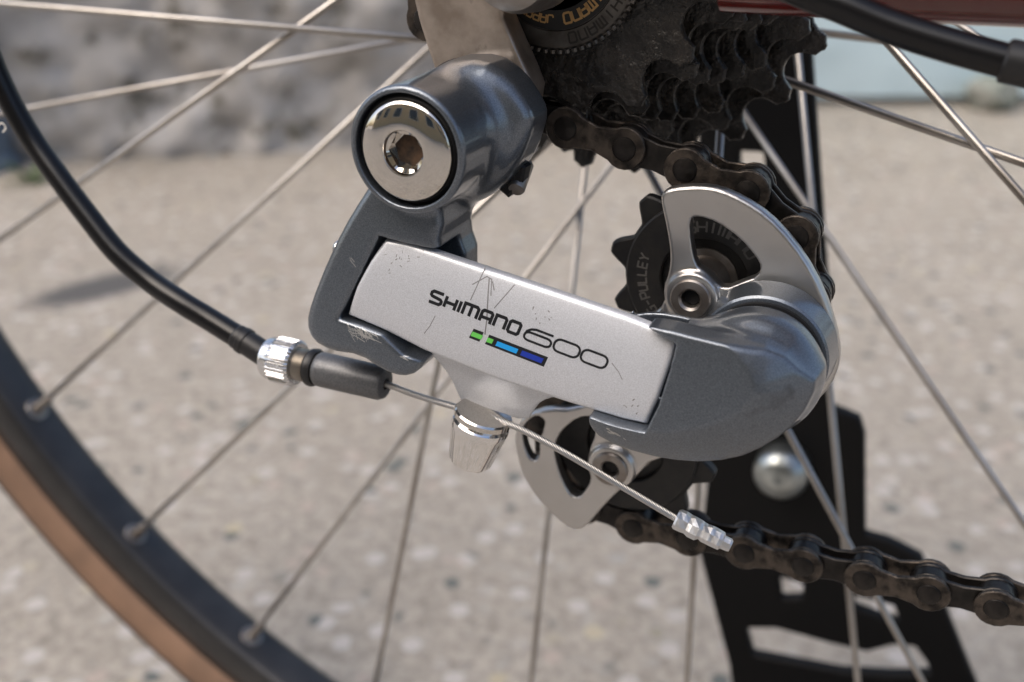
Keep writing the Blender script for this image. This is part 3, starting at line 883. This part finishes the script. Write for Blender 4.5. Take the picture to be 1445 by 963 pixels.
from mathutils.bvhtree import BVHTree
def on(o):
    b = base_of(o)
    t = BVHTree.FromPolygons([v.co for v in o.data.vertices], [p.vertices[:] for p in o.data.polygons])
    def f(x, z):
        h = t.ray_cast(Vector(((x - b[0]) * .001, -.06, (z - b[2]) * .001)), Vector((0, 1, 0)))
        return h[0].y * 1000 + b[1] if h[0] else -20.
    return f
rs = random.Random(11)
def scuffs(o, poly, n, length, ang, width, m, spread=.35):
    f = on(o)
    P = np.array(poly)
    for _ in range(n):
        w = -np.log(np.array([rs.random() for _ in P]) + 1e-6)
        c = (P * w[:, None]).sum(0) / w.sum()
        a, L = ang + rs.uniform(-spread, spread), length * rs.uniform(.3, 1)
        d = np.array((math.cos(a), math.sin(a))) * L / 2
        k = rs.uniform(-.12, .12) * L
        ln = [tuple(c - d), (c[0] - d[1] * k / L, c[1] + d[0] * k / L), tuple(c + d)]
        part('scratch', *strokes([ln], width * rs.uniform(.5, 1.2), lambda a, b: (a, b), f, .02, .3), m, o, False)
kn = [o for o in rd.children if o.name.startswith('pivot_knuckle')][0]
scuffs(br, [(-31.6, 3.2), (-28.1, 2.8), (-22.6, 2.6), (-21.2, -0.1), (-26.0, -0.1), (-30.8, -0.1)], 34, 3.2, -.7, .13, 'scuff', .7)
scuffs(br, [(-30.2, 16.4), (-28.5, 14.4), (-30.0, 15.0)], 3, 2.6, -.9, .18, 'scratch')
scuffs(br, [(-14.9, -1.6), (-17.3, -3.2), (-19.6, -2.5)], 8, 1.6, -.4, .16, 'scuff')
scuffs(kn, [(22.8, -8.0), (24.7, -8.7), (24.1, -7.1), (29.8, -10.1)], 9, 1.5, -.35, .16, 'scuff')
scuffs(lkp, [(-22.9, 18.9), (-17.3, 19.4), (-10.6, 18.1), (-22.8, 15.3), (-25.4, 11.3)], 16, .7, .6, .16, 'scratch', 1.5)
scuffs(lkp, [(5.0, 12.7), (13.3, 11.3), (9.9, 8.0), (6.4, 10.1)], 9, .5, -.8, .18, 'scratch', 1.5)
scuffs(lkp, [(25.2, -2.6), (29.7, -5.9), (29.0, -1.0), (27.3, -5.0)], 7, .6, .3, .22, 'scratch', 1.5)
scuffs(lkp, [(-8.8, -3.3), (0.2, -5.3), (14.7, -6.8), (9.0, -6.5)], 14, 1.6, -.25, .16, 'scratch', .5)

# cable anchor: washer and tapered chrome nut
an, ax_d = np.array((-4.3, -19.5, -15.3)), (-.24, -.10, -.96)
part('anchor_washer', *lathe([(0, -.8), (5.6, -.8), (5.9, -.4), (5.9, .6), (5.5, 1.0), (0, 1.0)], an, ax_d, 40), 'chrome', rd, 'auto')
part('anchor_bolt', *lathe([(0, 1), (5.2, 1), (5.8, 1.6), (5.9, 2.6), (5.7, 3.4), (4.5, 10.4), (4.1, 10.9), (0, 11.0)], an, ax_d, 72,
                           lambda t, k: 1 if k < 4 else .955 + .045 * abs(math.sin(t * 4.5)) ** .7), 'polished', rd, 'auto')

# cable stop and barrel adjuster on one axis
a0, a1 = np.array((-44.0, -17.0, -13.9)), np.array((-27.8, -17.0, -14.2))
ad = (a1 - a0) / np.linalg.norm(a1 - a0)
LB = float(np.linalg.norm(a1 - a0))
part('cable_stop', *lathe([(0, -.5), (3.4, -.5), (3.75, 0), (3.8, 1), (3.7, LB - 1.4), (3.2, LB - .3), (2.5, LB), (1.2, LB), (1.0, LB - 1.5), (0, LB - 1.5)], a0, ad, 40), 'stop', rd, 'auto')
part('rubber_ring', *lathe([(0, -2.9), (3.3, -2.9), (4.1, -2.2), (4.2, -1.4), (3.8, -.6), (0, -.6)], a0, ad, 36), 'black', rd, 'auto')
thr = [(0, -7.5)]
for i in range(10): thr += [(3.2, -7.4 + i * .48), (3.6, -7.16 + i * .48)]
thr += [(2.9, -2.6), (0, -2.6)]
ba = part('barrel_adjuster', *lathe([(0, -13.6), (3.7, -13.6), (4.4, -13.2), (4.6, -12.6), (4.6, -11.2), (5.0, -10.8), (5.0, -6.2), (4.5, -5.6), (0, -5.6)], a0, ad, 144,
      lambda t, k: 1 + (.03 * (1 if math.sin(t * 36) > 0 else -1) if k in (5, 6) else 0)), 'bright', rd, 'auto')
part('thread', *lathe(thr, a0, ad, 32), 'brass', ba, 'auto')

# ------------------------------------------------------------------ shift cable housing and inner cable
hs = thing('cable_housing', a0 - ad * 14, 'black cable housing curving from the barrel adjuster round to the chainstay', 'cable housing')
hend = a0 - ad * 13.2
fd = np.array((-68.4, -16.5, -9.2)) - hend; fd /= np.linalg.norm(fd)
hpts = [hend - fd, hend + fd * 6, (-73.3, -16.0, -7.8), (-80.7, -16.0, -4.9), (-90.0, -15.0, -1.5), (-98.4, -15.0, 4.1), (-106.6, -14.0, 11.6), (-114.3, -13.0, 19.3), (-121.4, -12.0, 27.0), (-126.1, -12.0, 35.5), (-129.3, -12.0, 44.5), (-130.3, -12.0, 52.9),
        (-131, -13, 98), (-100, -14, 124), (-50, -16, 132), (-18, -15, 118), (6, -12, 96), (36.2, -9.0, 70.7), (44.7, -8.0, 66.9),
        (53.2, -8.0, 64.1), (60.4, -8.0, 61.6), (68.4, -8.0, 59.5), (77.6, -8.0, 57.5), (82.6, -8.0, 56.6)]
hp3 = spline(hpts, 14)
part('sheath', *tube(hp3, 2.6, 20), 'rubber', hs)
fe = np.array(hend)
part('ferrule', *lathe([(0, 0), (2.75, 0), (2.8, .5), (2.8, 6.2), (3.05, 6.4), (3.05, 7.6), (2.8, 7.8), (2.8, 9), (2.5, 9.4), (0, 9.4)], fe, fd, 32), 'black', hs, 'auto')
e0, e1 = np.array((77.2, -8.0, 57.6)), np.array((83.1, -8.0, 56.6))
part('ferrule', *lathe([(0, 0), (2.9, 0), (3.3, .4), (3.3, 9), (0, 9)], e0, e1 - e0, 32), 'black', hs, 'auto')
def on_sheath(u, v):
    return u, v
q0 = np.array((-127.9, -12.0, 30.7)); 
o = part('letter', *strokes([[(q0[0] + (u - .5) * 1.5 + (v - .5) * -2.2, q0[2] + (u - .5) * 1.2 + (v - .5) * 2.6) for u, v in GLYPH['S'][0]]], .4, lambda a, b: (a, b), lambda x, z: -14.5), 'whiteprint', hs, False)

cbx = thing('shift_cable', (4.1, -20.0, -16.0), 'braided steel shift cable under the link with crimped end', 'cable')
cp = spline([a0 + ad * (LB - 3), a1, (-19.8, -18.0, -14.8), (-11.1, -18.5, -15.2), (-3.3, -19.0, -15.5), (4.1, -20.0, -16.2), (14.2, -21.0, -18.8), (25.8, -21.0, -23.4), (37.5, -21.0, -28.0)], 40)
L = np.r_[0, np.cumsum(np.linalg.norm(np.diff(cp, axis=0), axis=1))]
T = np.gradient(cp, axis=0); T /= np.linalg.norm(T, axis=1)[:, None]
s1 = np.cross(T, (0, 1, 0)); s1 /= np.linalg.norm(s1, axis=1)[:, None]
s2 = np.cross(T, s1)
for k in range(7):
    t = L / 5.5 * 2 * math.pi + k * 2 * math.pi / 7
    part('strand', *tube(cp + .47 * (np.cos(t)[:, None] * s1 + np.sin(t)[:, None] * s2), .215, 6), 'cable', cbx)
c0, c1 = np.array((36.6, -21.0, -27.6)), np.array((47.1, -21.0, -30.7))
Lc = np.linalg.norm(c1 - c0); cd = (c1 - c0) / Lc
prof = [(0, -.3), (1.6, -.3), (1.95, .1), (2.0, 1.2), (1.85, 2.2), (2.0, 3.0), (1.95, 4.4), (1.62, 5.0), (1.72, 5.6), (1.85, 6.6),
        (1.7, 7.3), (1.75, 8.4), (1.6, 9.0), (1.22, 9.3), (1.2, Lc - .4), (1.0, Lc), (0, Lc)]
rj = random.Random(3)
jit = {}
part('crimp', *lathe(prof, c0, cd, 8, lambda t, k: jit.setdefault((round(t, 2), k), 1 + rj.uniform(-.07, .07) + .08 * math.cos(2 * t + .5))), 'crimp', cbx, False)

# ------------------------------------------------------------------ black stand behind the wheel
st = thing('bicycle_stand', (60, 150, GROUND), 'black steel stand with round bolt behind the wheel', 'stand')
body = [(-6.2, 71.2), (20.3, 71.6), (25.4, 48.4), (42.1, -39.0), (48.6, -83.4), (58.5, -85.9), (60.9, -91.7), (66.5, -130.8), (74.7, -131.4), (85.9, -135.1), (89.7, -141.2), (96.5, -153.2), (111.2, -181.5), (146.5, -250.4), (130.8, -258.2), (102.3, -192.6), (71.0, -202.9), (38.5, -214.7), (59.9, -293.4), (42.8, -302.0), (24.4, -205.6), (8.4, -155.9), (8.5, -142.5), (8.9, -117.2), (1.6, -45.4), (-4.2, 3.1), (-6.0, 47.0)]
holes = [[(9.4, 1.2), (17.1, 1.5), (18.4, -6.6), (10.6, -7.0)], [(39.1, -157.8), (48.1, -158.6), (48.3, -165.1), (41.2, -167.4)], [(66.5, -157.9), (80.1, -158.0), (83.3, -164.7), (75.9, -164.5), (67.0, -163.0)],
         [(29.3, -185.7), (40.9, -181.7), (60.8, -182.0), (74.3, -181.3), (82.6, -175.0), (89.7, -173.2), (94.8, -179.3), (97.0, -183.8), (84.4, -188.8), (66.2, -193.9), (33.2, -197.4)]]
def f_stand(X, Y, Z):
    d = ext(poly_d(X, Z, body), Y, 145, 150, 1)
    for h in holes: d = smax(d, -poly_d(X, Z, h), 1.)
    return d
part('upright', *net(f_stand, (-15, 142, -276), (145, 153, 80), 1.2), 'stand', st)
bp = (35.8, 136.0, -109.2)
part('bolt', *lathe([(0, -4.5), (3, -4.2), (6, -3.2), (8.4, -1.2), (9.4, 1), (9.6, 3), (9.6, 9.5), (0, 9.5)], bp, (0, 1, 0), 32), 'boltgrey', st)
